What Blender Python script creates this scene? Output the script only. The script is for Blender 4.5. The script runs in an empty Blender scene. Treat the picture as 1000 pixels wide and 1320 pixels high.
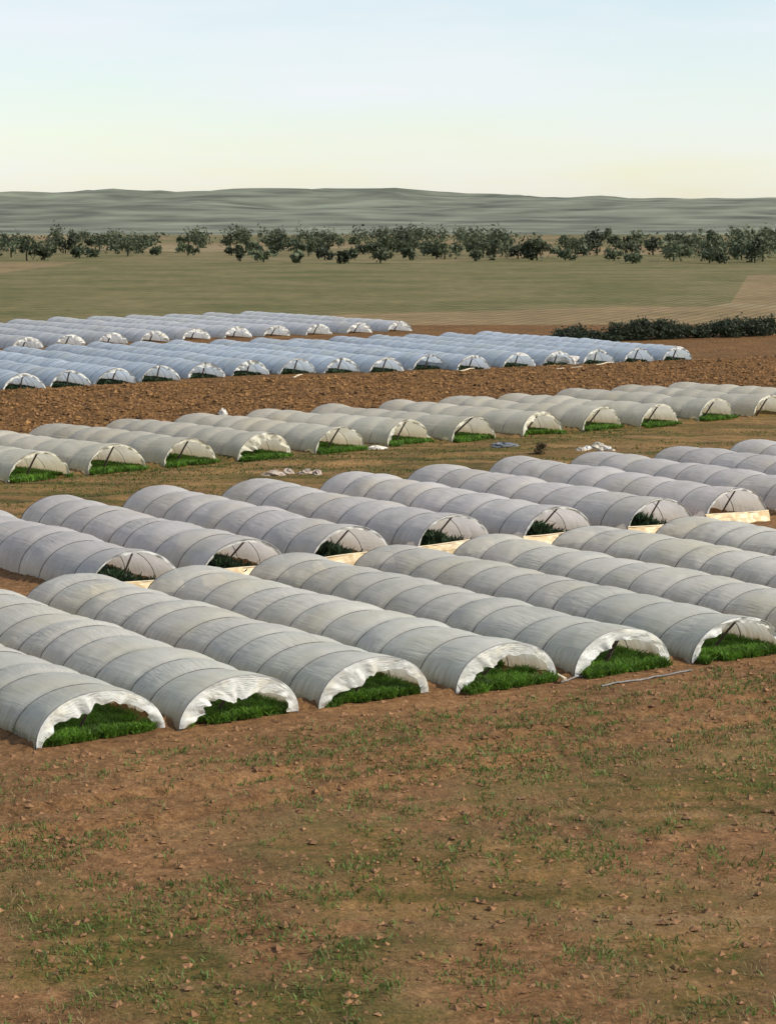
import bpy, math, random
import numpy as np
from mathutils import Vector, Matrix
R = math.radians
random.seed(7); RNG = np.random.default_rng(7)
S = bpy.context.scene
COL = S.collection

# ------------------------------------------------------------ camera
F_PX, HOR, CAM_H = 2800.0, 285.0, 10.0          # focal length and horizon measured in photo pixels (1000 wide)
PITCH = math.atan((660 - HOR) / F_PX)
cam_d = bpy.data.cameras.new('camera'); cam = bpy.data.objects.new('camera', cam_d); COL.objects.link(cam)
cam.location = (0, 0, CAM_H); cam.rotation_euler = (math.pi / 2 - PITCH, 0, 0)
cam_d.sensor_fit = 'HORIZONTAL'; cam_d.sensor_width = 36; cam_d.lens = 36 * F_PX / 1000
cam_d.clip_start = 1; cam_d.clip_end = 20000
S.camera = cam
# ------------------------------------------------------------ sky, sun, exposure
SUN_EL, SUN_AZ = R(36), R(101)                   # azimuth clockwise from +Y (the view direction)
w = bpy.data.worlds.new('World'); S.world = w; w.use_nodes = True
nt = w.node_tree; bg = nt.nodes['Background']
sky = nt.nodes.new('ShaderNodeTexSky'); sky.sky_type = 'NISHITA'; sky.sun_disc = False
sky.sun_elevation = SUN_EL; sky.sun_rotation = SUN_AZ; sky.air_density = 1.0; sky.dust_density = .5; sky.ozone_density = 1.0
tcw = nt.nodes.new('ShaderNodeTexCoord'); mpw = nt.nodes.new('ShaderNodeMapping'); mpw.inputs['Scale'].default_value = (1.5, 1.5, 11)
nw = nt.nodes.new('ShaderNodeTexNoise'); nw.inputs['Scale'].default_value = 2.2; nw.inputs['Detail'].default_value = 8; nw.inputs['Roughness'].default_value = .6
rw = nt.nodes.new('ShaderNodeMapRange'); rw.inputs[1].default_value = .36; rw.inputs[2].default_value = .72; rw.inputs[3].default_value = .12; rw.inputs[4].default_value = .85
xw = nt.nodes.new('ShaderNodeMix'); xw.data_type = 'RGBA'; xw.inputs[7].default_value = (5.4, 5.6, 5.9, 1)
nt.links.new(tcw.outputs['Generated'], mpw.inputs[0]); nt.links.new(mpw.outputs[0], nw.inputs['Vector']); nt.links.new(nw.outputs[0], rw.inputs[0])
nt.links.new(rw.outputs[0], xw.inputs[0]); nt.links.new(sky.outputs[0], xw.inputs[6]); nt.links.new(xw.outputs[2], bg.inputs[0]); bg.inputs[1].default_value = 0.11
sd = bpy.data.lights.new('sun', 'SUN'); sd.energy = 3.6; sd.angle = R(0.6); sd.color = (1, 0.93, 0.82)
sun = bpy.data.objects.new('sun', sd); COL.objects.link(sun)
sv = Vector((math.sin(SUN_AZ) * math.cos(SUN_EL), math.cos(SUN_AZ) * math.cos(SUN_EL), math.sin(SUN_EL)))
sun.rotation_euler = sv.to_track_quat('Z', 'Y').to_euler()
S.view_settings.view_transform = 'Standard'; S.view_settings.look = 'None'
S.view_settings.exposure = 0.56; S.view_settings.gamma = 1
S.cycles.max_bounces = 8; S.cycles.transmission_bounces = 6; S.cycles.diffuse_bounces = 4

def at(px, py, hr=0.0):
    """point of the level at height hr*CAM_H that a photo pixel sees"""
    x = (px - 500) / F_PX; y = (660 - py) / F_PX
    d = (x, math.cos(PITCH) + y * math.sin(PITCH), -math.sin(PITCH) + y * math.cos(PITCH))
    t = -(CAM_H * (1 - hr)) / d[2]
    return np.array((d[0] * t, d[1] * t))

# ------------------------------------------------------------ helpers
def link(o, parent=None):
    COL.objects.link(o)
    if parent: o.parent = parent
    return o
def mesh(name, V, Fc, mat, parent=None, smooth=True, uv=None, attr=None):
    me = bpy.data.meshes.new(name)
    V = np.asarray(V, dtype=np.float32); Fc = np.asarray(Fc, dtype=np.int32)
    n = Fc.shape[1]
    me.vertices.add(len(V)); me.vertices.foreach_set('co', V.ravel())
    me.loops.add(Fc.size); me.loops.foreach_set('vertex_index', Fc.ravel())
    me.polygons.add(len(Fc)); me.polygons.foreach_set('loop_start', np.arange(0, Fc.size, n, dtype=np.int32))
    me.polygons.foreach_set('loop_total', np.full(len(Fc), n, dtype=np.int32))
    if uv is not None:
        l = me.uv_layers.new(name='UVMap'); l.data.foreach_set('uv', np.asarray(uv, dtype=np.float32)[Fc.ravel()].ravel())
    if attr:
        for k, a in attr.items():
            at_ = me.attributes.new(k, 'FLOAT', 'POINT'); at_.data.foreach_set('value', np.asarray(a, dtype=np.float32))
    me.update(calc_edges=True); me.validate()
    me.polygons.foreach_set('use_smooth', np.full(len(me.polygons), smooth)); me.update()
    me.materials.append(mat)
    return link(bpy.data.objects.new(name, me), parent)
def tag(o, label=None, cat=None, group=None, kind=None):
    for k, v in (('label', label), ('category', cat), ('group', group), ('kind', kind)):
        if v: o[k] = v
    return o
def grid_faces(nu, nv):
    i = np.arange(nu - 1)[:, None] * nv + np.arange(nv - 1)[None, :]
    return np.stack([i, i + nv, i + nv + 1, i + 1], -1).reshape(-1, 4)
def tube(pts, r, seg=6):
    P = np.asarray(pts, float); n = len(P)
    T = np.gradient(P, axis=0); T /= np.linalg.norm(T, axis=1)[:, None]
    ref = np.array((1.0, 0, 0)) if abs(T[:, 0]).mean() < 0.8 else np.array((0, 1.0, 0))
    A = np.cross(T, ref); A /= np.linalg.norm(A, axis=1)[:, None]; B = np.cross(T, A)
    r = np.broadcast_to(np.asarray(r, float), (n,))
    a = np.linspace(0, 2 * math.pi, seg + 1)
    V = P[:, None] + r[:, None, None] * (A[:, None] * np.cos(a)[None, :, None] + B[:, None] * np.sin(a)[None, :, None])
    V = V.reshape(-1, 3); Fc = grid_faces(n, seg + 1)
    c0 = len(V); V = np.vstack([V, P[0], P[-1]])
    cap = [[c0, i, i + 1, i + 1] for i in range(seg)]; e = (n - 1) * (seg + 1)
    cap += [[c0 + 1, e + i + 1, e + i, e + i] for i in range(seg)]
    return V, Fc, np.array(cap)
def tube_obj(name, pts, r, mat, parent=None, seg=6):
    V, Fc, cap = tube(pts, r, seg)
    return mesh(name, V, Fc, mat, parent)
class Noise:
    def __init__(s, seed): s.g = np.random.default_rng(seed).random((256, 256))
    def __call__(s, x, y):
        xi = np.floor(x).astype(int); yi = np.floor(y).astype(int); fx = x - xi; fy = y - yi
        fx = fx * fx * (3 - 2 * fx); fy = fy * fy * (3 - 2 * fy)
        g = s.g; a = g[xi % 256, yi % 256]; b = g[(xi + 1) % 256, yi % 256]; c = g[xi % 256, (yi + 1) % 256]; d = g[(xi + 1) % 256, (yi + 1) % 256]
        return (a * (1 - fx) + b * fx) * (1 - fy) + (c * (1 - fx) + d * fx) * fy
    def fbm(s, x, y, o=4):
        t = 0; amp = 1; tot = 0
        for k in range(o):
            t = t + amp * s(x * 2 ** k + 17.3 * k, y * 2 ** k - 9.1 * k); tot += amp; amp *= .55
        return t / tot
N1, N2, N3 = Noise(1), Noise(2), Noise(3)

# ------------------------------------------------------------ materials
def mat(name):
    m = bpy.data.materials.new(name); m.use_nodes = True
    t = m.node_tree; t.nodes.clear()
    out = t.nodes.new('ShaderNodeOutputMaterial')
    def N(kind, **kw):
        n = t.nodes.new(kind)
        for k, v in kw.items():
            if k == 'i':
                for a, b in v.items():
                    n.inputs[a].default_value = b
            else: setattr(n, k, v)
        return n
    L = lambda a, b: t.links.new(a, b)
    return m, t, out, N, L
def ramp(N, stops):
    r = N('ShaderNodeValToRGB'); e = r.color_ramp.elements
    while len(e) < len(stops): e.new(.5)
    for q, (p, c) in zip(e, stops): q.position = p; q.color = (*c, 1) if len(c) == 3 else c
    return r
def plain(name, c, rough=.8, var=.35, scale=6, transl=0, bump=0):
    m, t, out, N, L = mat(name)
    p = N('ShaderNodeBsdfPrincipled'); p.inputs['Roughness'].default_value = rough
    p.inputs['Specular IOR Level'].default_value = .3
    tc = N('ShaderNodeTexCoord'); n = N('ShaderNodeTexNoise', i={'Scale': scale, 'Detail': 5}); L(tc.outputs['Object'], n.inputs['Vector'])
    r = ramp(N, [(.3, tuple(x * (1 - var) for x in c)), (.7, tuple(min(1, x * (1 + var)) for x in c))])
    L(n.outputs[0], r.inputs[0]); L(r.outputs[0], p.inputs['Base Color'])
    if bump:
        b = N('ShaderNodeBump', i={'Strength': bump, 'Distance': .02}); L(n.outputs[0], b.inputs['Height']); L(b.outputs[0], p.inputs['Normal'])
    s = p.outputs[0]
    if transl:
        tr = N('ShaderNodeBsdfTranslucent'); L(r.outputs[0], tr.inputs[0]); mx = N('ShaderNodeMixShader', i={0: transl})
        L(s, mx.inputs[1]); L(tr.outputs[0], mx.inputs[2]); s = mx.outputs[0]
    L(s, out.inputs[0]); return m
def film_mat(name, c, dirt, dirt_amt, transl=.4, clear=.1, gloss=.45):
    """aged polythene: grey, dusty, part diffuse, part translucent, weakly glossy, mud splashed along the foot"""
    m, t, out, N, L = mat(name)
    uv = N('ShaderNodeUVMap'); oi = N('ShaderNodeObjectInfo')
    off = N('ShaderNodeVectorMath', operation='ADD'); L(uv.outputs[0], off.inputs[0])
    sc = N('ShaderNodeVectorMath', operation='SCALE'); L(oi.outputs['Location'], sc.inputs[0]); sc.inputs['Scale'].default_value = 3.7
    L(sc.outputs[0], off.inputs[1]); V = off.outputs[0]
    def stretched(sx, sy, rot, scale, det):
        mp = N('ShaderNodeMapping'); mp.inputs['Scale'].default_value = (sx, sy, 1); mp.inputs['Rotation'].default_value = (0, 0, rot)
        L(V, mp.inputs[0]); n = N('ShaderNodeTexNoise', i={'Scale': scale, 'Detail': det, 'Roughness': .6}); L(mp.outputs[0], n.inputs['Vector']); return n.outputs[0]
    blot = stretched(1, 1, 0, .9, 5); streak = stretched(5, .5, 0.1, 2.2, 4)
    c2 = tuple(x * y for x, y in zip(c, (.84, .86, .85))); c1 = tuple(min(1, x * 1.12) for x in c)
    r = ramp(N, [(.3, c2), (.52, c), (.74, c1)]); L(blot, r.inputs[0])
    h = N('ShaderNodeAttribute', attribute_name='rise')
    # mud: stronger near the ground, broken up by noise
    mm = N('ShaderNodeMath', operation='MULTIPLY_ADD'); L(streak, mm.inputs[0]); mm.inputs[1].default_value = -.9; L(h.outputs['Fac'], mm.inputs[2])
    dr = N('ShaderNodeMapRange', clamp=True); L(mm.outputs[0], dr.inputs[0])
    for k, v in zip((1, 2, 3, 4), (-.5, .15, dirt_amt, 0)): dr.inputs[k].default_value = v
    mix = N('ShaderNodeMix', data_type='RGBA'); L(dr.outputs[0], mix.inputs[0]); L(r.outputs[0], mix.inputs[6]); mix.inputs[7].default_value = (*dirt, 1)
    # yellowed / dusty patches
    pn = stretched(.7, .9, .5, .5, 3); pr = N('ShaderNodeMapRange', clamp=True); L(pn, pr.inputs[0])
    for k, v in zip((1, 2, 3, 4), (.50, .68, 0, .6)): pr.inputs[k].default_value = v
    mix2 = N('ShaderNodeMix', data_type='RGBA'); L(pr.outputs[0], mix2.inputs[0]); L(mix.outputs[2], mix2.inputs[6])
    mix2.inputs[7].default_value = (c[0] * .98, c[1] * .93, c[2] * .76, 1)
    tv = N('ShaderNodeMapRange'); L(oi.outputs['Random'], tv.inputs[0]); tv.inputs[3].default_value = .90; tv.inputs[4].default_value = 1.06
    hs = N('ShaderNodeHueSaturation'); L(tv.outputs[0], hs.inputs['Value']); L(mix2.outputs[2], hs.inputs['Color'])
    colr = hs.outputs[0]
    # wrinkles
    w1 = stretched(.8, 6, .62, 1.6, 3); w2 = stretched(.35, 5, -.15, 1.4, 3); w3 = stretched(1, 1, 0, .6, 2)
    sel = N('ShaderNodeMapRange', clamp=True); L(w3, sel.inputs[0])
    for k, v in zip((1, 2, 3, 4), (.45, .62, 0.05, 1)): sel.inputs[k].default_value = v
    m1 = N('ShaderNodeMath', operation='MULTIPLY'); L(w1, m1.inputs[0]); L(sel.outputs[0], m1.inputs[1])
    m2 = N('ShaderNodeMath', operation='MULTIPLY_ADD'); L(w2, m2.inputs[0]); m2.inputs[1].default_value = .4; L(m1.outputs[0], m2.inputs[2])
    b = N('ShaderNodeBump', i={'Strength': .65, 'Distance': .07}); L(m2.outputs[0], b.inputs['Height'])
    p = N('ShaderNodeBsdfPrincipled'); L(colr, p.inputs['Base Color']); p.inputs['Roughness'].default_value = .42
    p.inputs['Specular IOR Level'].default_value = gloss; L(b.outputs[0], p.inputs['Normal'])
    tr = N('ShaderNodeBsdfTranslucent'); L(colr, tr.inputs[0]); L(b.outputs[0], tr.inputs[1])
    mx = N('ShaderNodeMixShader', i={0: transl}); L(p.outputs[0], mx.inputs[1]); L(tr.outputs[0], mx.inputs[2])
    tp = N('ShaderNodeBsdfTransparent'); m3 = N('ShaderNodeMixShader', i={0: clear}); L(mx.outputs[0], m3.inputs[1]); L(tp.outputs[0], m3.inputs[2])
    L(m3.outputs[0], out.inputs[0]); return m
MUD = (.20, .15, .085)
FILM = {
 'F': film_mat('film_near', (.69, .675, .60), (.27, .22, .125), 1.0, .44),
 'M': film_mat('film_mid', (.70, .665, .635), (.30, .25, .17), .7, .46),
 'N': film_mat('film_dusty', (.68, .64, .53), (.36, .29, .15), .95, .48),
 'P': film_mat('film_far', (.59, .67, .75), MUD, .4, .42),  # bluish base tint paints in some of the sky reflected on the film
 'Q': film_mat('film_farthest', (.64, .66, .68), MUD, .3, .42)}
FLAP = film_mat('film_white', (.84, .84, .80), MUD, .1, .38, .03)
FLAPN = film_mat('film_cream', (.80, .76, .62), MUD, .15, .4, .03)
SHEET = film_mat('sheet_cream', (.66, .50, .27), MUD, .5, .25, 0)
M_HOOP = plain('hoop_iron', (.075, .068, .06), .6)
M_HOOPL = plain('hoop_galvanised', (.16, .16, .155), .5)
M_POLE = plain('weathered_wood', (.085, .06, .045), .85, .4, 14)
M_BOARD = plain('pale_wood', (.60, .50, .34), .8, .2, 9)
M_PLAS = plain('crumpled_plastic', (.66, .62, .56), .45, .2, 5, .15, .3)
M_SCRAP = plain('muddy_plastic', (.40, .33, .27), .6, .35, 7, .1, .3)
M_STONE = plain('limestone', (.42, .38, .31), .9, .35, 9, 0, .5)
M_CLOD = plain('soil_clod', (.17, .088, .032), .95, .8, 1.6)
M_CLODR = plain('red_soil_clod', (.20, .105, .050), .95, .5, 3)
M_HOSE = plain('hose_grey', (.16, .15, .14), .6)
M_TARP = plain('tarp_grey', (.13, .14, .15), .6, .3)
def leaf(name, c, var=.5): return plain(name, c, .6, var, 2.2, .3)
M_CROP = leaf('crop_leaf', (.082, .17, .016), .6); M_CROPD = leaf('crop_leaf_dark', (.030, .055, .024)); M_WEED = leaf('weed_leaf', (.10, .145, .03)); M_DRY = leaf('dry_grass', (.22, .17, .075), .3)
M_HEDGE = leaf('hedge_leaf', (.030, .042, .020)); M_FAR = leaf('far_leaf', (.045, .065, .035)); M_TRUNK = plain('bark', (.09, .065, .045))

def ground_mat():
    m, t, out, N, L = mat('field_soil')
    tc = N('ShaderNodeTexCoord'); P = tc.outputs['Object']
    def noise(scale, det=6, rough=.6, sx=1, sy=1, rot=0):
        mp = N('ShaderNodeMapping'); mp.inputs['Scale'].default_value = (sx, sy, 1); mp.inputs['Rotation'].default_value = (0, 0, rot)
        L(P, mp.inputs[0]); n = N('ShaderNodeTexNoise', i={'Scale': scale, 'Detail': det, 'Roughness': rough}); L(mp.outputs[0], n.inputs['Vector']); return n.outputs[0]
    fine = noise(3.5, 8, .75); coarse = noise(4.2, 8, .85); mid = noise(.35, 5); big = noise(.045, 4); st = noise(.5, 5, .6, .22, 1.6, -R(36)); sx_ = N('ShaderNodeMix', data_type='FLOAT'); sx_.inputs[0].default_value = .45; L(st, sx_.inputs[2]); L(coarse, sx_.inputs[3]); stf = sx_.outputs[0]
    pl = ramp(N, [(.39, (.018, .009, .004)), (.47, (.10, .050, .016)), (.55, (.20, .105, .036)), (.65, (.40, .25, .11))]); L(coarse, pl.inputs[0])
    pth = ramp(N, [(.36, (.035, .038, .010)), (.45, (.10, .082, .022)), (.53, (.20, .118, .045)), (.66, (.31, .205, .10))]); L(stf, pth.inputs[0])
    red = ramp(N, [(.3, (.085, .044, .019)), (.55, (.23, .125, .055)), (.78, (.36, .23, .12))]); L(fine, red.inputs[0])
    far = ramp(N, [(.32, (.06, .075, .025)), (.48, (.15, .125, .06)), (.6, (.24, .18, .10)), (.75, (.09, .12, .035))]); L(big, far.inputs[0])
    vm = N('ShaderNodeMapping'); vm.inputs['Rotation'].default_value = (0, 0, R(33)); vm.inputs['Scale'].default_value = (1, .55, 1); L(P, vm.inputs[0])
    vo = N('ShaderNodeTexVoronoi', i={'Scale': .011}); L(vm.outputs[0], vo.inputs['Vector'])
    par = ramp(N, [(.15, (.12, .12, .045)), (.4, (.24, .17, .09)), (.6, (.16, .14, .065)), (.8, (.30, .235, .14)), (1, (.10, .105, .04))]); par.color_ramp.interpolation = 'CONSTANT'; L(vo.outputs['Color'], par.inputs[0])
    wv = N('ShaderNodeTexWave', i={'Scale': .22, 'Distortion': 1.5, 'Detail': 3, 'Detail Scale': .6}); L(vm.outputs[0], wv.inputs['Vector'])
    def mix(f, a, b, mode='MIX'):
        x = N('ShaderNodeMix', data_type='RGBA', blend_type=mode)
        if isinstance(f, float): x.inputs[0].default_value = f
        else: L(f, x.inputs[0])
        L(a, x.inputs[6]); L(b, x.inputs[7]); return x.outputs[2]
    def A(nm): return N('ShaderNodeAttribute', attribute_name=nm).outputs['Fac']
    fw_ = ramp(N, [(.2, (.7, .68, .64)), (.8, (1.15, 1.15, 1.12))]); L(wv.outputs[0], fw_.inputs[0])
    fc = mix(.6, mix(.6, far.outputs[0], par.outputs[0]), fw_.outputs[0], 'MULTIPLY')
    c = mix(A('plough'), fc, pl.outputs[0])
    c = mix(A('path'), c, pth.outputs[0]); c = mix(A('red'), c, red.outputs[0])
    mo = ramp(N, [(.3, (.62, .62, .62)), (.7, (1.25, 1.22, 1.18))]); L(mid, mo.inputs[0])
    c = mix(.8, c, mo.outputs[0], 'MULTIPLY')
    vf = noise(16, 8, .85); fo = ramp(N, [(.38, (.35, .35, .33)), (.62, (1.5, 1.45, 1.4))]); L(vf, fo.inputs[0]); c = mix(.7, c, fo.outputs[0], 'MULTIPLY')
    p = N('ShaderNodeBsdfPrincipled'); p.inputs['Roughness'].default_value = .95; p.inputs['Specular IOR Level'].default_value = .12
    L(c, p.inputs['Base Color'])
    b = N('ShaderNodeBump', i={'Strength': 1, 'Distance': .08}); L(fine, b.inputs['Height']); L(b.outputs[0], p.inputs['Normal'])
    L(p.outputs[0], out.inputs[0]); return m
M_GROUND = ground_mat()

# ------------------------------------------------------------ layout of the tunnel rows (crown of the mouth, crown of the back end)
BIG = {
 'F': dict(hr=.092, w=2.8, bay=1.28, n=2.05,
   ends={0: (130, 893), 1: (308, 871), 2: (482, 848), 3: (653, 830), 4: (803, 812), 5: (950, 796)},
   starts={3: (240, 731), 4: (373, 711), 5: (500, 698), 6: (628, 688), 7: (755, 675), 8: (880, 664)}),
 'M': dict(hr=.115, w=2.85, bay=1.6, n=2.0,
   ends={0: (175, 711), 1: (314, 695), 2: (453, 679), 3: (586, 664), 4: (719, 653), 5: (852, 643)},
   starts={1: (72, 635), 2: (200, 625), 3: (323, 616), 4: (444, 606), 5: (554, 595), 6: (660, 587), 7: (765, 579), 8: (868, 572), 9: (966, 565)}),
 'N': dict(hr=.108, w=2.95, bay=1.35, n=1.95,
   ends={-1: (50, 582), 0: (150, 573), 1: (244, 565), 2: (340, 557.6), 3: (438, 550), 4: (527, 541), 5: (610, 537), 6: (700, 530.6), 7: (775, 524)},
   starts={1: (68, 544), 2: (160, 537), 3: (249, 531), 4: (331, 526), 5: (421, 520.5), 6: (503, 515), 7: (580, 510), 8: (655, 506), 9: (730, 499.6), 10: (799, 496), 11: (872, 491)}),
 'P': dict(hr=.0995, w=2.7, bay=1.35, n=1.7,
   ends={-4: (-31, 485), -3: (31, 481), -2: (91, 477.5), -1: (149, 474), 0: (207, 470.8), 1: (266, 467), 2: (323, 464), 3: (384, 462), 4: (440, 461), 5: (498, 460), 6: (554, 457), 7: (610, 457.5), 8: (669, 454), 9: (720, 452), 10: (772, 450.5), 11: (823, 448.5), 12: (873, 446.3)},
   starts={4: (226, 438), 5: (283, 436.6)}),
 'Q': dict(hr=.095, w=2.75, bay=1.5, n=1.85,
   ends={-3: (35, 434), -2: (90, 431), -1: (145, 428.5), 0: (199, 426), 1: (253, 423), 2: (307, 421), 3: (356, 419), 4: (411, 417.5), 5: (463, 415.5), 6: (515, 413.5)},
   starts={1: (72, 408)})}
ROWS = {}
for g, G in BIG.items():
    E = {k: at(*p, G['hr']) for k, p in G['ends'].items()}; St = {k: at(*p, G['hr']) for k, p in G['starts'].items()}
    both = [k for k in E if k in St]
    vec = np.mean([St[k] - E[k] for k in both], axis=0)
    R_ = {}
    for k in sorted(set(E) | set(St)):
        if k in E and k in St: R_[k] = (E[k], E[k] + vec * .35 + (St[k] - E[k]) * .65)
        elif k in E: R_[k] = (E[k], E[k] + vec)
        else: R_[k] = (St[k] - vec, St[k])
    ROWS[g] = R_
def line_fit(g, which):
    pts = np.array([v[which] for v in ROWS[g].values()])
    return np.polyfit(pts[:, 0], pts[:, 1], 1)
LINE = {(g, k): line_fit(g, k) for g in BIG for k in (0, 1)}
def Y(g, which, x): a = LINE[(g, which)]; return a[0] * x + a[1]

# ------------------------------------------------------------ ground: one sheet to the horizon + finely modelled field
def smooth(a, b, x): t = np.clip((x - a) / (b - a), 0, 1); return t * t * (3 - 2 * t)
def zones(X, Yv):
    wob = (N1.fbm(X * .25, Yv * .25) - .5) * 3
    yy = Yv + wob
    plough = smooth(-2.5, .5, yy - Y('N', 1, X) + 1.5) * (1 - smooth(0, 40, Yv - Y('Q', 0, X) - 60))
    path = smooth(-2, 0, yy - Y('M', 1, X) + 4) * (1 - smooth(-1, 1.5, yy - Y('N', 1, X) + 6))
    path = np.maximum(path, (1 - smooth(-2, 3, yy - Y('F', 0, X) + 9)) * smooth(.40, .60, N2.fbm(X * .5, Yv * .5, 4)))
    red = smooth(-60, -50, yy - Y('F', 0, X) + 10) * (1 - smooth(-2, 1, yy - Y('M', 1, X) + 2))
    inner = smooth(-1, 1, yy - Y('N', 0, X) - 1) * (1 - smooth(-1.5, 1, yy - Y('N', 1, X) + 1))
    return plough, path * (1 - inner * .5), red * (1 - path)
def height(X, Yv):
    pl, pa, rd = zones(X, Yv)
    strip = pl * (1 - smooth(-1.5, 0, Yv - Y('P', 0, X) + .6)) * smooth(-.5, 2, Yv - Y('N', 1, X) - .5)
    rough = N2.fbm(X * 2.6, Yv * 2.6, 4) - .5
    z = strip * (rough * .42 + (N3.fbm(X * .3, Yv * .3) - .5) * .25)
    # tyre ruts and lumps on the tracks, running along the rows
    a = math.atan(LINE[('N', 0)][0]); c = X * -math.sin(a) + Yv * math.cos(a)
    z = z + pa * ((rough) * .10 + .05 * np.sin(c * 2.4 + N1(X * .1, Yv * .1) * 5) * N3(X * .2, Yv * .2))
    z = z + rd * rough * .08
    a2 = math.atan(LINE[('F', 0)][0]); c2 = (Yv - Y('F', 0, X)) * math.cos(a2) + (N1.fbm(X * .15, Yv * .15) - .5) * .8
    near = 1 - smooth(-2, -1, c2)
    for r0 in (-4.0, -5.6): z = z - near * .11 * np.exp(-((c2 - r0) / .2) ** 2) + near * .05 * np.exp(-((np.abs(c2 - r0) - .38) / .14) ** 2)
    z = z + near * (N3.fbm(X * 3.1, Yv * 3.1, 3) - .5) * .14
    # soil thrown against the foot of every film is left to the film itself
    return z - .02
def build_ground():
    xs = np.arange(-62, 74, .24); ys = np.arange(22, 214, .24)
    X, Yv = np.meshgrid(xs, ys, indexing='ij')
    Z = height(X, Yv)
    border = np.minimum.reduce([smooth(0, 3, X - xs[0]), smooth(0, 3, xs[-1] - X), smooth(0, 3, Yv - ys[0]), smooth(0, 3, ys[-1] - Yv)])
    Z = Z * border + (border - 1) * .0
    for g in 'FMN':                     # earth thrown against the foot of each film
        a_w = BIG[g]['w'] / 2
        for (E_, S_) in ROWS[g].values():
            d = S_ - E_; L = np.hypot(*d); d = d / L
            u = (X - E_[0]) * d[0] + (Yv - E_[1]) * d[1]; v = np.abs(-(X - E_[0]) * d[1] + (Yv - E_[1]) * d[0])
            m = (u > .1) & (u < L) & (np.abs(v - a_w) < .8)
            Z[m] += (.05 + .20 * N2.fbm(X[m] * 1.1, Yv[m] * 1.1, 3)) * np.exp(-((v[m] - a_w - .03) / .2) ** 2)
    pl, pa, rd = zones(X, Yv)
    V = np.stack([X, Yv, Z], -1).reshape(-1, 3); Fc = grid_faces(len(xs), len(ys))
    # surrounding coarse apron, welded along the border by sharing its corner heights
    x0, x1, y0, y1 = xs[0], xs[-1], ys[0], ys[-1]; B = 9000
    n0 = len(V)
    ap = np.array([(x0, y0), (x1, y0), (x1, y1), (x0, y1), (-B, -400), (B, -400), (B, B), (-B, B)])
    V = np.vstack([V, np.c_[ap, np.full(8, -.02)]])
    A = n0 + np.array([[4, 5, 1, 0], [5, 6, 2, 1], [6, 7, 3, 2], [7, 4, 0, 3]])
    pl2, pa2, rd2 = [np.concatenate([q.ravel(), np.zeros(8)]) for q in (pl, pa, rd)]
    bb = np.concatenate([border.ravel(), np.zeros(8)])
    o = mesh('ground', V, np.vstack([Fc, A]), M_GROUND, attr={'plough': pl2 * bb, 'path': pa2 * bb, 'red': rd2 * bb})
    tag(o, 'brown field soil with tracks, green weeds and ploughed strips', None, None, 'structure')
build_ground()
def zg(x, y): return float(height(np.array([x]), np.array([y]))[0])

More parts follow.
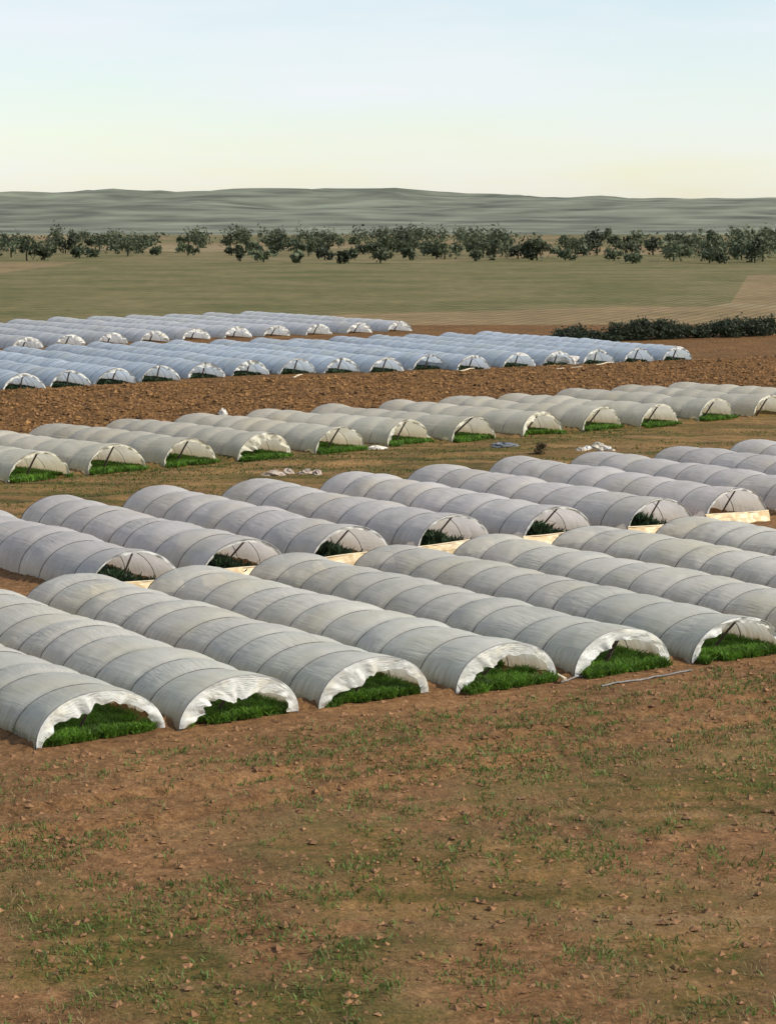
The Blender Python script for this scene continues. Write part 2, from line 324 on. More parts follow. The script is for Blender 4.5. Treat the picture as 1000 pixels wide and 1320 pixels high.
# ------------------------------------------------------------ a crop tunnel
def arch(a, h, n, th):
    c, s = np.cos(th), np.sin(th)
    return a * np.sign(c) * np.abs(c) ** (2 / n), h * np.abs(s) ** (2 / n)
def tunnel(g, k, look):
    G = BIG[g]; E, St = ROWS[g][k]; rs = np.random.default_rng(abs(hash((ord(g), k))) % 2 ** 31 if False else ord(g) * 100 + k + 50)
    d = St - E; L = float(np.hypot(*d)); rz = math.atan2(d[1], d[0])
    root = bpy.data.objects.new('crop_tunnel', None); link(root); root.empty_display_size = .5
    root.location = (E[0], E[1], 0); root.rotation_euler = (0, 0, rz)
    a0 = G['w'] / 2; h0 = G['hr'] * CAM_H; n = G['n']
    nb = max(3, round(L / G['bay'])); bay = L / nb
    # every hoop a little different
    hx = np.concatenate([[0], (np.arange(1, nb) + rs.normal(0, .09, nb - 1)) * bay, [L]])
    ha = a0 * (1 + rs.normal(0, .028, nb + 1)); hh = h0 * (1 + rs.normal(0, .028, nb + 1)); hy = rs.normal(0, .05, nb + 1); hx_lean = rs.normal(0, .08, nb + 1)
    hh *= 1 - look.get('scallop', .06) * .85; ha *= 1 - look.get('scallop', .06) * .4
    hh[0] = h0; ha[0] = a0 * look.get('wide', 1.0); hy[0] = 0
    sub = 9 if g in 'FM' else 7; nv = 33 if g in 'FM' else 23
    us = np.concatenate([np.linspace(hx[i], hx[i + 1], sub, endpoint=False) for i in range(nb)] + [[L]])
    th = np.linspace(0, math.pi, nv)
    ai = np.interp(us, hx, ha); hi = np.interp(us, hx, hh); yi = np.interp(us, hx, hy); li = np.interp(us, hx, hx_lean)
    idx = np.clip(np.searchsorted(hx, us, side='right') - 1, 0, nb - 1)
    ph = (us - hx[idx]) / (hx[idx + 1] - hx[idx])
    b_amp = (look.get('scallop', .06) * (1 + rs.normal(0, .25, nb)))[idx]
    b_amp[idx == 0] *= .45
    s = np.clip(np.sin(math.pi * np.clip(ph, 0, 1)), 0, 1) ** .62 * b_amp
    T, U = np.meshgrid(th, us); sT = np.sin(T)
    y, z = arch(ai[:, None], hi[:, None], n, T)
    puff = 1 + s[:, None] * (.25 + .75 * sT)
    wr = (Noise(k + 60)(U * 2.2 + T * 3, T * 6 + U) - .5) * .028 + (Noise(k + 90)(U * 5, T * 3 - U * 2) - .5) * .018
    wr = wr * np.clip(s[:, None] * 30, 0, 1)
    y = y * (puff + wr) + yi[:, None]; z = z * (puff + wr)
    x = U + li[:, None] * sT
    # foot of the film tucked into the soil, uneven
    foot = (np.abs(T - math.pi / 2) > math.pi / 2 * .985)
    z[:, 0] = -.06; z[:, -1] = -.06
    fl = (Noise(k + 5)(us * 1.3, us * 0) - .3) * .12
    y[:, 0] += np.clip(fl, 0, 1); y[:, -1] -= np.clip(fl, 0, 1)
    V = np.stack([x, y, z], -1).reshape(-1, 3)
    arc = np.linspace(0, math.pi * a0 * .8, nv)
    uv = np.stack([U, np.broadcast_to(arc, U.shape)], -1).reshape(-1, 2)
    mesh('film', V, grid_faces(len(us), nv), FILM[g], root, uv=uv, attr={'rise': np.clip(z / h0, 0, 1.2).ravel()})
    # hoops, flush with the film at each dip
    mh = M_HOOP if g in 'FM' else M_HOOPL
    tt = np.linspace(0, math.pi, 22); rad = {'F': .013, 'M': .015, 'N': .014, 'P': .018, 'Q': .018}[g]
    for i in range(nb + 1):
        hy_, hz_ = arch(ha[i], hh[i], n, tt)
        hz_[0] = hz_[-1] = -.1
        P = np.stack([hx[i] + hx_lean[i] * np.sin(tt), hy_ + hy[i], hz_ + .004], -1)
        tube_obj('hoop', P, rad * (1.15 if i == 0 else 1), M_HOOPL if i == 0 else mh, root, 6)
    # gathered film edge hanging in the mouth: wider on the left side (local +y)
    fw = look.get('flap', (.10, .12, .18)); jag = look.get('jag', .5)
    nn = 70; tf = np.linspace(0, math.pi, nn); nr = 7
    oy, oz = arch(ha[0] * 1.004, hh[0] * 1.004, n, tf)
    wid = np.interp(math.pi - tf, (0, math.pi * .3, math.pi * .55, math.pi * .66, math.pi * .9, math.pi), (fw[0], fw[0] * 1.1, fw[1], fw[2], fw[2] * .9, fw[2] * .3))
    wid = wid * (1 + jag * (Noise(k + 11).fbm(tf * 3.2, tf * 0 + k, 3) - .5) * 1.9)
    rows = []
    for q in range(nr):
        f = q / (nr - 1)
        cy, cz = 0, h0 * .12
        ny = oy - (oy - cy) / np.hypot(oy - cy, oz - cz) * wid * f
        nz = oz - (oz - cz) / np.hypot(oy - cy, oz - cz) * wid * f * (1.15)
        xx = -.025 + hx_lean[0] * np.sin(tf) + ((Noise(k + 31)(tf * 6, tf * 0 + f * .8) - .5) * .26 + (Noise(k + 33)(tf * 19, tf * 0 + f * 3) - .5) * .07) * (f ** .6) * look.get('crump', 1) + f * .02
        rows.append(np.stack([xx, ny, np.maximum(nz, .01)], -1))
    Vf = np.stack(rows, 1).reshape(-1, 3)
    uvf = np.stack(np.meshgrid(tf * a0 * 3, np.linspace(0, 1, nr) * 2, indexing='ij'), -1).reshape(-1, 2)
    mesh('end_flap', Vf, grid_faces(nn, nr), look.get('fmat', FLAP), root, uv=uvf, attr={'rise': np.ones(len(Vf))})
    # bracing pole from the crown of the mouth hoop down to the bed inside
    if look.get('pole', True):
        inn, side, pr = look.get('pole_to', (.75, .18)) + (look.get('pole_r', .032),)
        top = np.array((hx_lean[0] + .04, 0, h0 * look.get('pole_top', .96))); bot = np.array((inn, side, -.05))
        P = np.array([top + (bot - top) * f + np.array((0, .015 * math.sin(f * 5), 0)) for f in np.linspace(0, 1, 7)])
        tube_obj('prop_pole', P, np.linspace(pr * .85, pr * 1.1, 7), M_POLE, root, 8)
    if look.get('sheet'):
        ns, nz_ = 40, 8; ya = np.linspace(-a0 * .98, a0 * .99, ns); hs = look['sheet']
        rows = []
        for q in range(nz_):
            f = q / (nz_ - 1)
            zt = hs + .03 * np.sin(ya * 1.3 + k)
            xx = -.06 - .16 * (1 - f) + (Noise(k + 41)(ya * 5, ya * 0 + f * 2) - .5) * .09
            rows.append(np.stack([xx, ya, zt * f - .04 * (1 - f)], -1))
        Vs = np.stack(rows, 1).reshape(-1, 3)
        uvs = np.stack(np.meshgrid(ya, np.linspace(0, .4, nz_), indexing='ij'), -1).reshape(-1, 2)
        sh = mesh('end_sheet', Vs, grid_faces(ns, nz_), SHEET, root, uv=uvs, attr={'rise': np.ones(len(Vs))})
        P = np.stack([np.full(12, -.05), np.linspace(-a0, a0, 12), hs + .03 * np.sin(np.linspace(-a0, a0, 12) * 1.3 + k)], -1)
        tube_obj('batten', P, .022, M_BOARD, sh, 6)
    tag(root, look['label'], 'crop tunnel', look['group'])
    return root, rz, L

GR = {'F': 'large crop tunnels in the nearest row', 'M': 'crop tunnels with cream sheets across their mouths', 'N': 'dusty crop tunnels between the track and the ploughed strip',
      'P': 'blue-grey crop tunnels beyond the ploughed strip', 'Q': 'crop tunnels farthest up the field'}
LAB = {
 'F': {0: 'grey tunnel of the nearest row at the far left, beside the crumpled crowned one', 1: 'grey tunnel whose crumpled white crown shows in the bottom left corner',
   2: 'grey tunnel with tall hanging white flap and a peek of green, bottom centre', 3: 'grey tunnel with ragged white mouth full of lush green crop, near a wood offcut',
   4: 'dusty diagonally wrinkled tunnel, its torn foot beside the grey hose on red soil', 5: 'smooth grey tunnel directly behind the diagonally wrinkled one',
   6: 'bluish grey tunnel, second behind the diagonally wrinkled one', 7: 'nearest row tunnel, third behind the diagonally wrinkled one', 8: 'nearest row tunnel, fourth behind the diagonally wrinkled one'},
 'M': {0: 'cream sheet tunnel at the far left of its row', 1: 'tunnel with half hidden cream sheet at lower left of the photo',
   2: 'tunnel with dark heaped foliage, clear cream sheet and pole curving to the left', 3: 'tunnel with long slanting pole over a cream sheet, centre of the photo',
   4: 'tunnel with crumpled yellow sheet corner and dark pole, right of the centre', 5: 'tunnel first to the right of the one with the crumpled yellow sheet corner',
   6: 'lilac-grey tunnel starting just beside the small dry bush on the track', 7: 'lilac-grey tunnel whose rounded back end touches the pile of pale stones',
   8: 'tunnel directly behind the one touching the pile of pale stones', 9: 'tunnel second behind the one touching the pile of pale stones'},
 'N': {-1: 'dusty tunnel second to the left of the low flat topped one', 0: 'dusty tunnel directly left of the low flat topped one', 1: 'low flat topped tunnel with cream mouth at the left end of the track',
   2: 'dusty tunnel with crumpled yellowish flap hanging down the left of its mouth', 3: 'dusty tunnel with clean pale yellow mouth and upright pole above green grass',
   4: 'grey tunnel with ragged white mouth beside the film scrap on the verge', 5: 'dusty tunnel whose long pole slants down to the left corner of its mouth',
   6: 'yellow tinted tunnel with stained cream mouth, above the grey tarp on the track', 7: 'pale tunnel with wide white mouth, above the stone pile at the right',
   8: 'dusty tunnel first behind the wide white mouthed one', 9: 'dusty tunnel second behind the wide white mouthed one', 10: 'dusty tunnel third behind the wide white mouthed one',
   11: 'last dusty tunnel on the right beside the ploughed strip'},
 'P': {9: 'far blue-grey tunnel with the heap of white film at its mouth'},
 'Q': {0: 'farthest row tunnel with white crumpled mouth at the photo top left corner'}}
ORD = ['', 'first', 'second', 'third', 'fourth', 'fifth', 'sixth', 'seventh', 'eighth', 'ninth', 'tenth', 'eleventh', 'twelfth', 'thirteenth']
for k in BIG['P']['ends']:
    if k != 9:
        LAB['P'][k] = 'far blue-grey tunnel, %s %s of the one with the film heap' % (ORD[abs(k - 9)], 'left' if k < 9 else 'right')
for k in BIG['Q']['ends']:
    if k: LAB['Q'][k] = 'farthest row tunnel, %s %s of the one at the photo corner' % (ORD[abs(k)], 'left' if k < 0 else 'right')
LOOK = {
 ('F', 0): dict(flap=(.2, .3, .4), crump=.6), ('F', 1): dict(flap=(.25, .42, .5), jag=.6, crump=.8), ('F', 2): dict(flap=(.20, .30, .5), jag=.3, crump=.5, pole_to=(.5, .3), pole_top=.8),
 ('F', 3): dict(flap=(.17, .30, .46), jag=.28, crump=.5, pole_to=(.7, .35), pole_top=.78), ('F', 4): dict(flap=(.2, .24, .42), jag=.28, crump=.5, pole_r=.05, pole_top=.85, pole_to=(.6, .1)),
 ('M', 3): dict(pole_to=(.95, .45)), ('M', 4): dict(pole_to=(1.0, .35)), ('M', 2): dict(pole_to=(.95, .5)), ('M', 1): dict(pole_to=(.9, .5)),
 ('N', 1): dict(flap=(.12, .10, .10), fmat=FLAPN, wide=.93), ('N', 2): dict(flap=(.2, .22, .42), jag=.9, crump=1.5, fmat=FLAPN), ('N', 3): dict(flap=(.05, .06, .09), fmat=FLAPN),
 ('N', 4): dict(flap=(.10, .15, .2), jag=1), ('N', 5): dict(flap=(.07, .08, .1), fmat=FLAPN, pole_to=(1.1, .55)), ('N', 6): dict(flap=(.1, .16, .2), jag=.9, fmat=FLAPN, pole_to=(.9, .4)),
 ('N', 7): dict(flap=(.1, .14, .16), pole_to=(.8, .3)),
 ('P', 0): dict(flap=(.12, .12, .1)), ('P', 1): dict(flap=(.14, .26, .22), jag=1.2, crump=1.5), ('P', 2): dict(flap=(.13, .24, .2), jag=1.3, crump=1.5), ('P', 3): dict(flap=(.09, .08, .09), jag=.3),
 ('P', 4): dict(flap=(.14, .24, .2), jag=1.1, crump=1.5), ('P', 5): dict(flap=(.12, .2, .14)), ('P', 6): dict(flap=(.08, .1, .1), jag=.3), ('P', 7): dict(flap=(.12, .24, .16), jag=1.3, crump=1.6),
 ('P', 8): dict(flap=(.1, .18, .14), jag=1.1), ('P', 9): dict(flap=(.12, .24, .2), jag=1.2, crump=1.5), ('P', 10): dict(flap=(.1, .2, .16), jag=1.2, crump=1.4),
 ('Q', 0): dict(flap=(.3, .3, .3), jag=1, crump=1.5)}
SCAL = {'F': .085, 'M': .09, 'N': .09, 'P': .06, 'Q': .06}
BASE = {'F': dict(), 'M': dict(flap=(.06, .07, .06), jag=.3, sheet=.33, crump=.5, pole_r=.03), 'N': dict(flap=(.08, .1, .12), fmat=FLAPN, pole_r=.04),
        'P': dict(flap=(.1, .16, .14), jag=.9, pole_to=(.5, .12), pole_r=.05), 'Q': dict(flap=(.25, .25, .25), jag=1, crump=1.4, pole_r=.05)}
TUN = {}
for g in 'FMNPQ':
    for k in ROWS[g]:
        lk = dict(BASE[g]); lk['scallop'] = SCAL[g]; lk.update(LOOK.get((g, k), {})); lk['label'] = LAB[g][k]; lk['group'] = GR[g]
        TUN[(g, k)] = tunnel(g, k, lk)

# ------------------------------------------------------------ leafy growth (uncountable): blades / leaflets
def blades(name, P, hgt, wid, lean, mtl, label, cat='plants', per=1, kind='stuff'):
    """P: (n,3) root points; one bent two-segment blade each"""
    n = len(P); a = RNG.random(n) * 2 * math.pi; hh = hgt * (.5 + RNG.random(n)); ww = wid * (.6 + .8 * RNG.random(n))
    side = np.stack([np.cos(a), np.sin(a), np.zeros(n)], -1); ld = a + RNG.normal(0, 1.2, n) + 1.57
    ln = np.stack([np.cos(ld), np.sin(ld), np.zeros(n)], -1) * (lean * hh * RNG.random(n))[:, None]
    up = np.array((0, 0, 1.0))
    v0 = P - side * ww[:, None] / 2; v1 = P + side * ww[:, None] / 2
    mid = P + up * (hh * .55)[:, None] + ln * .35
    v2 = mid + side * ww[:, None] * .6; v3 = mid - side * ww[:, None] * .6
    tip = P + up * hh[:, None] + ln
    v4 = tip + side * ww[:, None] * .12; v5 = tip - side * ww[:, None] * .12
    V = np.stack([v0, v1, v2, v3, v4, v5], 1).reshape(-1, 3); b = np.arange(n)[:, None] * 6
    Fc = np.concatenate([b + [[0, 1, 2, 3]], b + [[3, 2, 4, 5]]], 0)
    o = mesh(name, V, Fc, mtl, smooth=False)
    return tag(o, label, None if kind == 'stuff' else cat, None, kind)
def local_pts(g, k, n, x0, x1, y0, y1):
    root, rz, L = TUN[(g, k)]
    u = x0 + (x1 - x0) * RNG.random(n); v = y0 + (y1 - y0) * RNG.random(n)
    c, s = math.cos(rz), math.sin(rz)
    return np.stack([root.location.x + u * c - v * s, root.location.y + u * s + v * c, np.zeros(n)], -1)
PF = []
for k in (0, 1, 2, 3, 4, 5):
    for row in (-.95, -.32, .32, .95):
        p = local_pts('F', k, 6500, -.3 if k > 2 else .0, 4.5, row - .27, row + .27)
        keep = N2.fbm(p[:, 0] * 1.6, p[:, 1] * 1.6, 2) > .30; PF.append(p[keep])
blades('crop_plants', np.concatenate(PF), .15, .022, 1.5, M_CROP, 'bright green leafy crop growing in the mouths of the nearest tunnels')
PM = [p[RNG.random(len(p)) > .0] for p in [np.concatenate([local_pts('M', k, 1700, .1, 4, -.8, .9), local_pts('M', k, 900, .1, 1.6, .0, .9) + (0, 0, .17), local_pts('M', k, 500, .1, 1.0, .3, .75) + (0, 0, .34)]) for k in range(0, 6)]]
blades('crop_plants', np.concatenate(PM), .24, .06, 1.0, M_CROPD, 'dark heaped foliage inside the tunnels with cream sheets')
PN = [p[N1.fbm(p[:, 0], p[:, 1], 2) > .33] for p in [local_pts('N', k, 6000, -.35, 3.0, -1.4, 1.35) for k in range(-1, 10)]]
blades('crop_plants', np.concatenate(PN), .13, .035, 1.3, M_CROP, 'green growth in the mouths of the dusty tunnels beside the track')
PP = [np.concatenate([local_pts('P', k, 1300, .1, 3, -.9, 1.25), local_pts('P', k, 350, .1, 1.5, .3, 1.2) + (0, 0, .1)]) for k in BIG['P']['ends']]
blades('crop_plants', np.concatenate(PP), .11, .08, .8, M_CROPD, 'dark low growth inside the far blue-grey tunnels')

# weeds along the tracks, dry grass in the foreground
def scatter(n, x0, x1, y0, y1, fn):
    X = x0 + (x1 - x0) * RNG.random(n); Yy = y0 + (y1 - y0) * RNG.random(n); k = fn(X, Yy) > RNG.random(n)
    X, Yy = X[k], Yy[k]; return np.stack([X, Yy, height(X, Yy)], -1)
def verge(X, Yy):
    t = Yy - Y('N', 0, X); m = Yy - Y('M', 1, X)
    a = smooth(-5.5, -1, t) * (1 - smooth(0.5, 1.5, t)) * smooth(.38, .56, N1.fbm(X * .5, Yy * .9, 3))
    b = smooth(-1, 1, m) * (1 - smooth(-3, -1, t)) * smooth(.5, .62, N2.fbm(X * .22, Yy * .6, 3)) * .5
    return np.maximum(a, b)
blades('weeds', scatter(170000, -30, 34, 60, 105, verge), .055, .035, 1.5, leaf('verge_weed_leaf', (.075, .10, .02)), 'low green weeds on the verge of the earth track')
def fore(X, Yy):
    t = Yy - Y('F', 0, X)
    return smooth(.46, .62, .5 * N3.fbm(X * .35, Yy * .35, 3) + .5 * N1.fbm(X * 2.3, Yy * 2.3, 2)) * (1 - smooth(-2.2, -1.0, t))
blades('weeds', scatter(150000, -11, 13, 24, 60, fore), .075, .018, 1.5, M_WEED, 'green weeds scattered over the near ground below the tunnels')
blades('dry_grass', scatter(90000, -11, 13, 24, 60, lambda X, Yy: smooth(.44, .62, .5 * N1.fbm(X * .3 + 9, Yy * .3, 3) + .5 * N2.fbm(X * 2, Yy * 2, 2)) * (1 - smooth(-3.5, -1.8, Yy - Y('F', 0, X)))), .08, .010, 1.5, M_DRY, 'dry straw coloured grass on the near ground')

# ------------------------------------------------------------ clods of the ploughed strip
def lumps(P, size, flat=.65):
    n = len(P)
    base = np.array([(1, 0, 0), (-1, 0, 0), (0, 1, 0), (0, -1, 0), (0, 0, 1), (0, 0, -1)], float)
    Fb = np.array([(0, 2, 4), (2, 1, 4), (1, 3, 4), (3, 0, 4), (2, 0, 5), (1, 2, 5), (3, 1, 5), (0, 3, 5)])
    a = RNG.random(n) * 6.28; c, s = np.cos(a), np.sin(a)
    B = base[None] * (.65 + .7 * RNG.random((n, 6, 1))) + RNG.normal(0, .15, (n, 6, 3))
    X = B[..., 0] * c[:, None] - B[..., 1] * s[:, None]; Yv = B[..., 0] * s[:, None] + B[..., 1] * c[:, None]
    V = np.stack([X, Yv, B[..., 2] * flat], -1) * size[:, None, None] + P[:, None]
    return V.reshape(-1, 3), (Fb[None] + np.arange(n)[:, None, None] * 6).reshape(-1, 3)
def strip(X, Yy):
    return smooth(-.2, 1.5, Yy - Y('N', 1, X)) * (1 - smooth(-1.2, -.4, Yy - Y('P', 0, X)))
Pc = scatter(130000, -48, 56, 70, 190, strip)
Vc, Fc = lumps(Pc, .05 + .13 * RNG.random(len(Pc)) ** 2.2)
tag(mesh('soil_clods', Vc, Fc, M_CLOD, smooth=False), 'rough brown clods covering the ploughed strip', None, None, 'stuff')
Pc = scatter(60000, -14, 16, 24, 68, lambda X, Yy: .6 * (1 - smooth(-1, 1, Yy - Y('F', 0, X))))
Vc, Fc = lumps(Pc, .012 + .075 * RNG.random(len(Pc)) ** 4)
tag(mesh('soil_clods', Vc, Fc, M_CLODR, smooth=False), 'small reddish brown clods on the soil in front of the nearest tunnels', None, None, 'stuff')

# ------------------------------------------------------------ loose things
def P3(px, py, dz=0):
    p = at(px, py); return np.array((p[0], p[1], zg(p[0], p[1]) + dz))
def blob(name, loc, sx, sy, sz, rough, mtl, label, cat, group=None, seed=0, nu=20, nv=12, rz=0):
    """crumpled heap / stone: uneven closed dome sunk a little in the ground"""
    nz = Noise(300 + seed); u = np.linspace(0, 2 * math.pi, nu); v = np.linspace(.02, math.pi * .62, nv)
    U, Vv = np.meshgrid(u, v, indexing='ij')
    r = 1 + (nz(np.cos(U) * 2 + 5, np.sin(U) * 2 + 5 + Vv * 3) - .5) * rough + (nz(np.cos(U) * 5 + 9, np.sin(U) * 5 + Vv * 6) - .5) * rough * .5
    X = np.sin(Vv) * np.cos(U) * sx * r; Yy = np.sin(Vv) * np.sin(U) * sy * r; Z = np.cos(Vv) * sz * r
    V = np.stack([X, Yy, Z], -1).reshape(-1, 3)
    c, s = math.cos(rz), math.sin(rz); V[:, :2] = V[:, :2] @ np.array([[c, s], [-s, c]])
    o = mesh(name, V, grid_faces(nu, nv), mtl, smooth=rough < .5)
    o.location = (loc[0], loc[1], loc[2] + sz * .1); return tag(o, label, cat, group)
blob('film_heap', P3(733, 468.5), 1.35, .5, .42, .8, M_PLAS, 'heap of crumpled white film in front of a far blue-grey tunnel', 'film heap', None, 1, 40, 16, .3)
scr = [((352, 611), .42, 'longest of the crumpled pale film scraps on the track, at its left end'), ((372, 609), .28, 'crumpled pinkish film scrap beside the longest one'), ((393, 610.5), .32, 'rounded crumpled film scrap in the middle of the track litter'),
       ((409, 612), .18, 'smallest crumpled film scrap at the right end of the track litter')]
for i, (p, s_, lb) in enumerate(scr):
    blob('plastic_scrap', P3(*p), s_, .16, .16, .9, M_SCRAP, lb, 'plastic scrap', 'crumpled film scraps on the track', 10 + i, 22, 12, .35)
blob('plastic_scrap', P3(484, 578), .42, .16, .12, .9, M_PLAS, 'crumpled white film scrap lying between two dusty tunnels on the verge', 'plastic scrap', None, 20, 24, 12, .5)
blob('plastic_scrap', P3(288, 533.5), .24, .2, .26, .6, M_PLAS, 'small white film bundle behind the dusty tunnels, on ploughed soil', 'plastic scrap', None, 21)
blob('tarp', P3(649, 575), .55, .3, .16, .7, M_TARP, 'small crumpled grey tarp lying on the track below the yellow tinted tunnel', 'tarp', None, 22)
sp = [(749, 580, .26, 'pale grey stone apart at the left of the stone pile', .7), (757, 578.5, .3, 'bluish white stone second from the left in the stone pile', 1), (766, 577, .34, 'flat cream stone in the stone pile', 1), (771, 575, .36, 'largest cream stone at the top of the pile', 1),
      (778, 577, .24, 'dark shaded stone right of the largest one in the pile', .6), (783, 579, .3, 'white angular stone near the right of the pile', 1.1), (788, 580.5, .2, 'small white stone at the right end of the pile', 1.1), (774, 580, .22, 'small cream stone low in the middle of the pile', 1)]
for i, (x, y, s_, lb, _) in enumerate(sp):
    blob('stone', P3(x, y), s_ * .8, s_ * .6, s_ * .5, .55, M_PLAS if i in (1, 5) else M_STONE, lb, 'stone', 'pile of pale stones by the track', 30 + i, 14, 9, i)
def plank(p, q, wdt, mtl, name, label, cat, th=.035, group=None):
    a, b = P3(*p), P3(*q); m = (a + b) / 2; d = b - a; L = np.hypot(d[0], d[1])
    import bmesh
    bm = bmesh.new(); bmesh.ops.create_cube(bm, size=1); bmesh.ops.scale(bm, vec=(L, wdt, th), verts=bm.verts)
    bmesh.ops.subdivide_edges(bm, edges=[e for e in bm.edges if e.calc_length() > L * .9], cuts=6, use_grid_fill=True)
    for v in bm.verts: v.co.z += .03 * math.sin(v.co.x * 2.3) ; v.co.y += .02 * math.sin(v.co.x * 4)
    bmesh.ops.bevel(bm, geom=bm.edges[:], offset=.004, affect='EDGES')
    me = bpy.data.meshes.new(name); bm.to_mesh(me); bm.free(); me.materials.append(mtl)
    o = link(bpy.data.objects.new(name, me)); o.location = (m[0], m[1], max(a[2], b[2]) + th + .05); o.rotation_euler = (0, 0, math.atan2(d[1], d[0]))
    return tag(o, label, cat, group)
GP = 'pale boards dropped along the edge of the ploughed strip'
plank((593, 481), (610, 478.5), .16, M_BOARD, 'board', 'short pale board lying on ploughed soil, middle of the far edge', 'board', .04, GP)
plank((717, 476), (727, 475.8), .18, M_BOARD, 'board', 'short pale board just below the white film heap, the left of two', 'board', .04, GP)
plank((736, 475.6), (750, 475.6), .18, M_BOARD, 'board', 'longer pale board just below the white film heap, the right of two', 'board', .04, GP)
plank((768, 472.5), (788, 470), .15, M_BOARD, 'board', 'pale board near the right edge, before the mouth of a far tunnel', 'board', .04, GP)
plank((378, 489.5), (388, 486.5), .16, M_BOARD, 'board', 'pale board at the left, below the far tunnel with thin even rim', 'board', .04, GP)
plank((718.5, 872), (727, 881), .07, M_BOARD, 'wood_offcut', 'short orange-brown wood offcut on red soil by the tunnel foot', 'wood offcut', .05)
def hose(pts, label):
    P = np.array([P3(x, y, .03) for x, y in pts]); t = np.linspace(0, len(P) - 1, 60)
    Q = np.stack([np.interp(t, np.arange(len(P)), P[:, i]) for i in range(3)], -1)
    Q[:, 2] = [zg(x, y) + .03 for x, y in Q[:, :2]]
    Q[:, 0] += .03 * np.sin(t * 5)
    tag(tube_obj('irrigation_hose', Q, .022, M_HOSE, None, 7), label, 'hose', 'irrigation hoses on the red soil')
hose([(722, 879), (745, 873), (765, 871), (785, 868), (812, 864), (850, 857)], 'grey hose running along the foot of the wrinkled tunnel into its mouth')
hose([(775, 885), (800, 881), (840, 874), (890, 866)], 'grey hose at the very bottom right, nearer than the one along the tunnel foot')

# a small dry bush on the track, and shrubs / hedge of the far field edge
def bush(name, loc, r, h, nleaf, lsz, mtl, label, cat, group=None, seed=0, stems=7, kind=None):
    rs = np.random.default_rng(500 + seed)
    root = bpy.data.objects.new(name, None); link(root); root.location = tuple(loc)
    V, Fs = [], []; n = 0
    for i in range(stems):
        a = rs.random() * 6.28; e = np.array((math.cos(a) * r * .6, math.sin(a) * r * .6, h * (.5 + .3 * rs.random())))
        P = np.array([e * f + np.array((0, 0, .1 * h * math.sin(f * 3))) for f in np.linspace(0, 1, 6)])
        v, f_, c_ = tube(P, np.linspace(.04 * h, .012 * h, 6), 6); V.append(v); Fs.append(f_ + n); n += len(v)
    mesh('stems', np.vstack(V), np.vstack(Fs), M_TRUNK, root)
    nc = 26; cc = rs.normal(0, 1, (nc, 3)); cc /= np.linalg.norm(cc, axis=1)[:, None]; cc *= (.35 + .55 * rs.random((nc, 1))); cc[:, 2] = np.abs(cc[:, 2])
    cc = cc * (r, r, h * .75) + (0, 0, h * .15); which = rs.integers(0, nc, nleaf)
    P = cc[which] + rs.normal(0, .2, (nleaf, 3)) * (r, r, h * .6); P[:, 2] = np.abs(P[:, 2])
    A = rs.normal(0, 1, (nleaf, 3)); A /= np.linalg.norm(A, axis=1)[:, None]; Bv = rs.normal(0, 1, (nleaf, 3)); Bv /= np.linalg.norm(Bv, axis=1)[:, None]
    sz = lsz * (.5 + rs.random((nleaf, 1)))
    Vl = np.stack([P - A * sz, P + Bv * sz * .5, P + A * sz, P - Bv * sz * .5], 1).reshape(-1, 3)
    mesh('foliage', Vl, np.arange(nleaf * 4).reshape(-1, 4), mtl, root, smooth=False)
    return tag(root, label, cat, group)
bush('dry_bush', P3(698, 585), .34, .55, 900, .05, M_DRY if False else plain('dry_bush_twigs', (.12, .09, .045), .9, .4, 3, .2), 'small dry brown bush standing on the track above the nearer tunnels', 'bush', None, 3)
hb = [(-2, 737), (-1, 752), (0, 770), (1, 792), (2, 815), (3, 838), (4, 862), (5, 888), (6, 915), (7, 944), (8, 972), (9, 1002)]
for i, (j, px) in enumerate(hb):
    p = at(px, 446 - .035 * (px - 740) - .3); 
    bush('shrub', (p[0], p[1] + 6, 0), 1.7 + .5 * math.sin(i * 2.1), 1.15 + .35 * math.sin(i * 1.3 + 1) + .5 * (i > 3), 2600, .13, M_HEDGE,
         'dark scrubby shrub behind the far tunnels, %s in from the left end of the hedge' % (ORD[i + 1]), 'shrub', 'dark hedge beyond the far tunnels', 40 + i, 6)
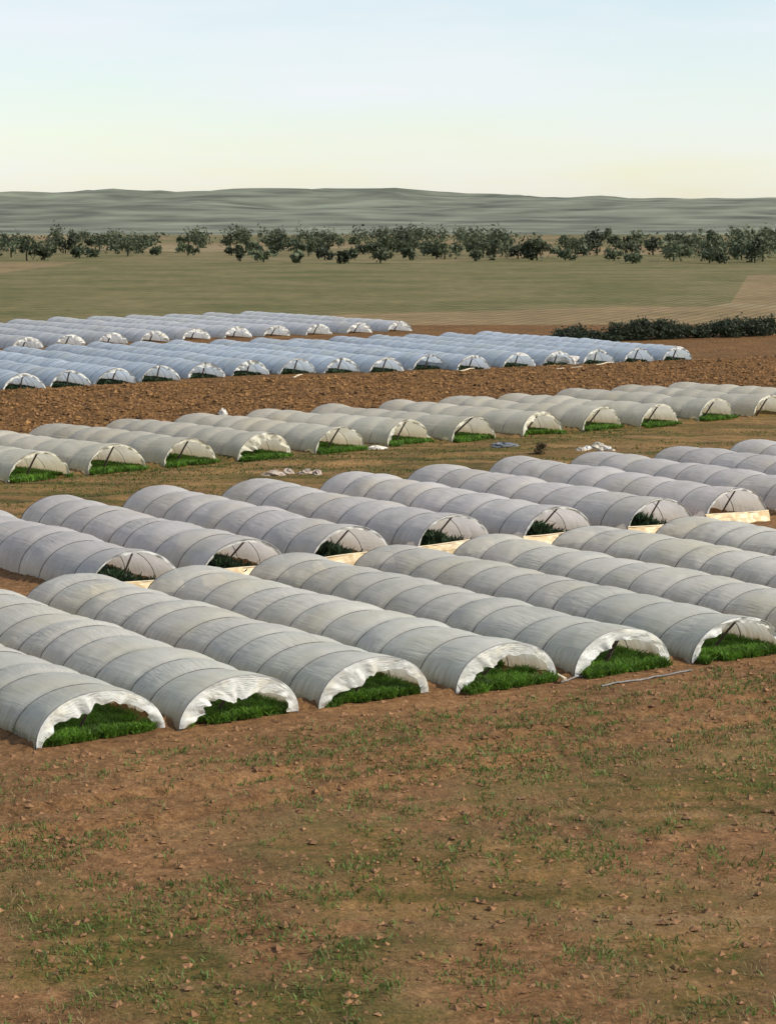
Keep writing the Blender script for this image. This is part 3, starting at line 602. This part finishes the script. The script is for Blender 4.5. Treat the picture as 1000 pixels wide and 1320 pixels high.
# tree belt and hills at the horizon
def tree_belt():
    rs = np.random.default_rng(5); n = 330; V = []
    for i in range(n):
        x = -190 + 380 * rs.random(); y = 520 + 520 * rs.random() ** 1.5; h = (3 + 7 * rs.random() ** 1.6); r = h * (.32 + .4 * rs.random()); m = 300
        if Noise(9)(np.array([x * .03]), np.array([y * .01]))[0] < .38: continue
        nb = 5 + int(rs.integers(0, 5)); bc = rs.normal(0, .5, (nb, 3)) * (r, r, h * .25) + (0, 0, h * .58)
        th_ = np.linspace(0, 1, 16)[:, None] * (0, 0, h * .55) + (x, y, 0) + rs.normal(0, .03, (16, 3))
        V.append(np.stack([th_ - (.22, 0, 0), th_ + (.22, 0, 0), th_ + (.18, 0, h * .05), th_ + (-.18, 0, h * .05)], 1).reshape(-1, 3)); V.append(np.stack([th_ - (0, .22, 0), th_ + (0, .22, 0), th_ + (0, .18, h * .05), th_ + (0, -.18, h * .05)], 1).reshape(-1, 3))
        P = bc[rs.integers(0, nb, m)] + rs.normal(0, .24, (m, 3)) * (r, r, h * .55) + (x, y, -h * .08); P[:, 2] = np.abs(P[:, 2])
        A = rs.normal(0, .33, (m, 3)); B = rs.normal(0, .33, (m, 3)); V.append(np.stack([P - A, P + B * .7, P + A, P - B * .7], 1).reshape(-1, 3))
    V = np.vstack(V); tag(mesh('tree_belt', V, np.arange(len(V)).reshape(-1, 4), plain('far_leaf', (.07, .085, .045), .7, .7, .035, .2), smooth=False), 'far scattered trees towards the horizon', None, None, 'stuff')
tree_belt()
def hills():
    xs = np.linspace(-2200, 2200, 220); ys = np.linspace(1500, 4200, 60); X, Yv = np.meshgrid(xs, ys, indexing='ij')
    t = smooth(0, 1, (Yv - 1500) / 1700) ; Z = t * (5 + 52 * N1.fbm(X * .0016 + 3, Yv * .0012, 4) + 14 * N2.fbm(X * .01, Yv * .008, 3)) - 1
    V = np.stack([X, Yv, Z], -1).reshape(-1, 3)
    tag(mesh('hills', V, grid_faces(len(xs), len(ys)), plain('hill_scrub', (.12, .13, .09), .95, .6, .012)), None, None, None, 'structure')
hills()
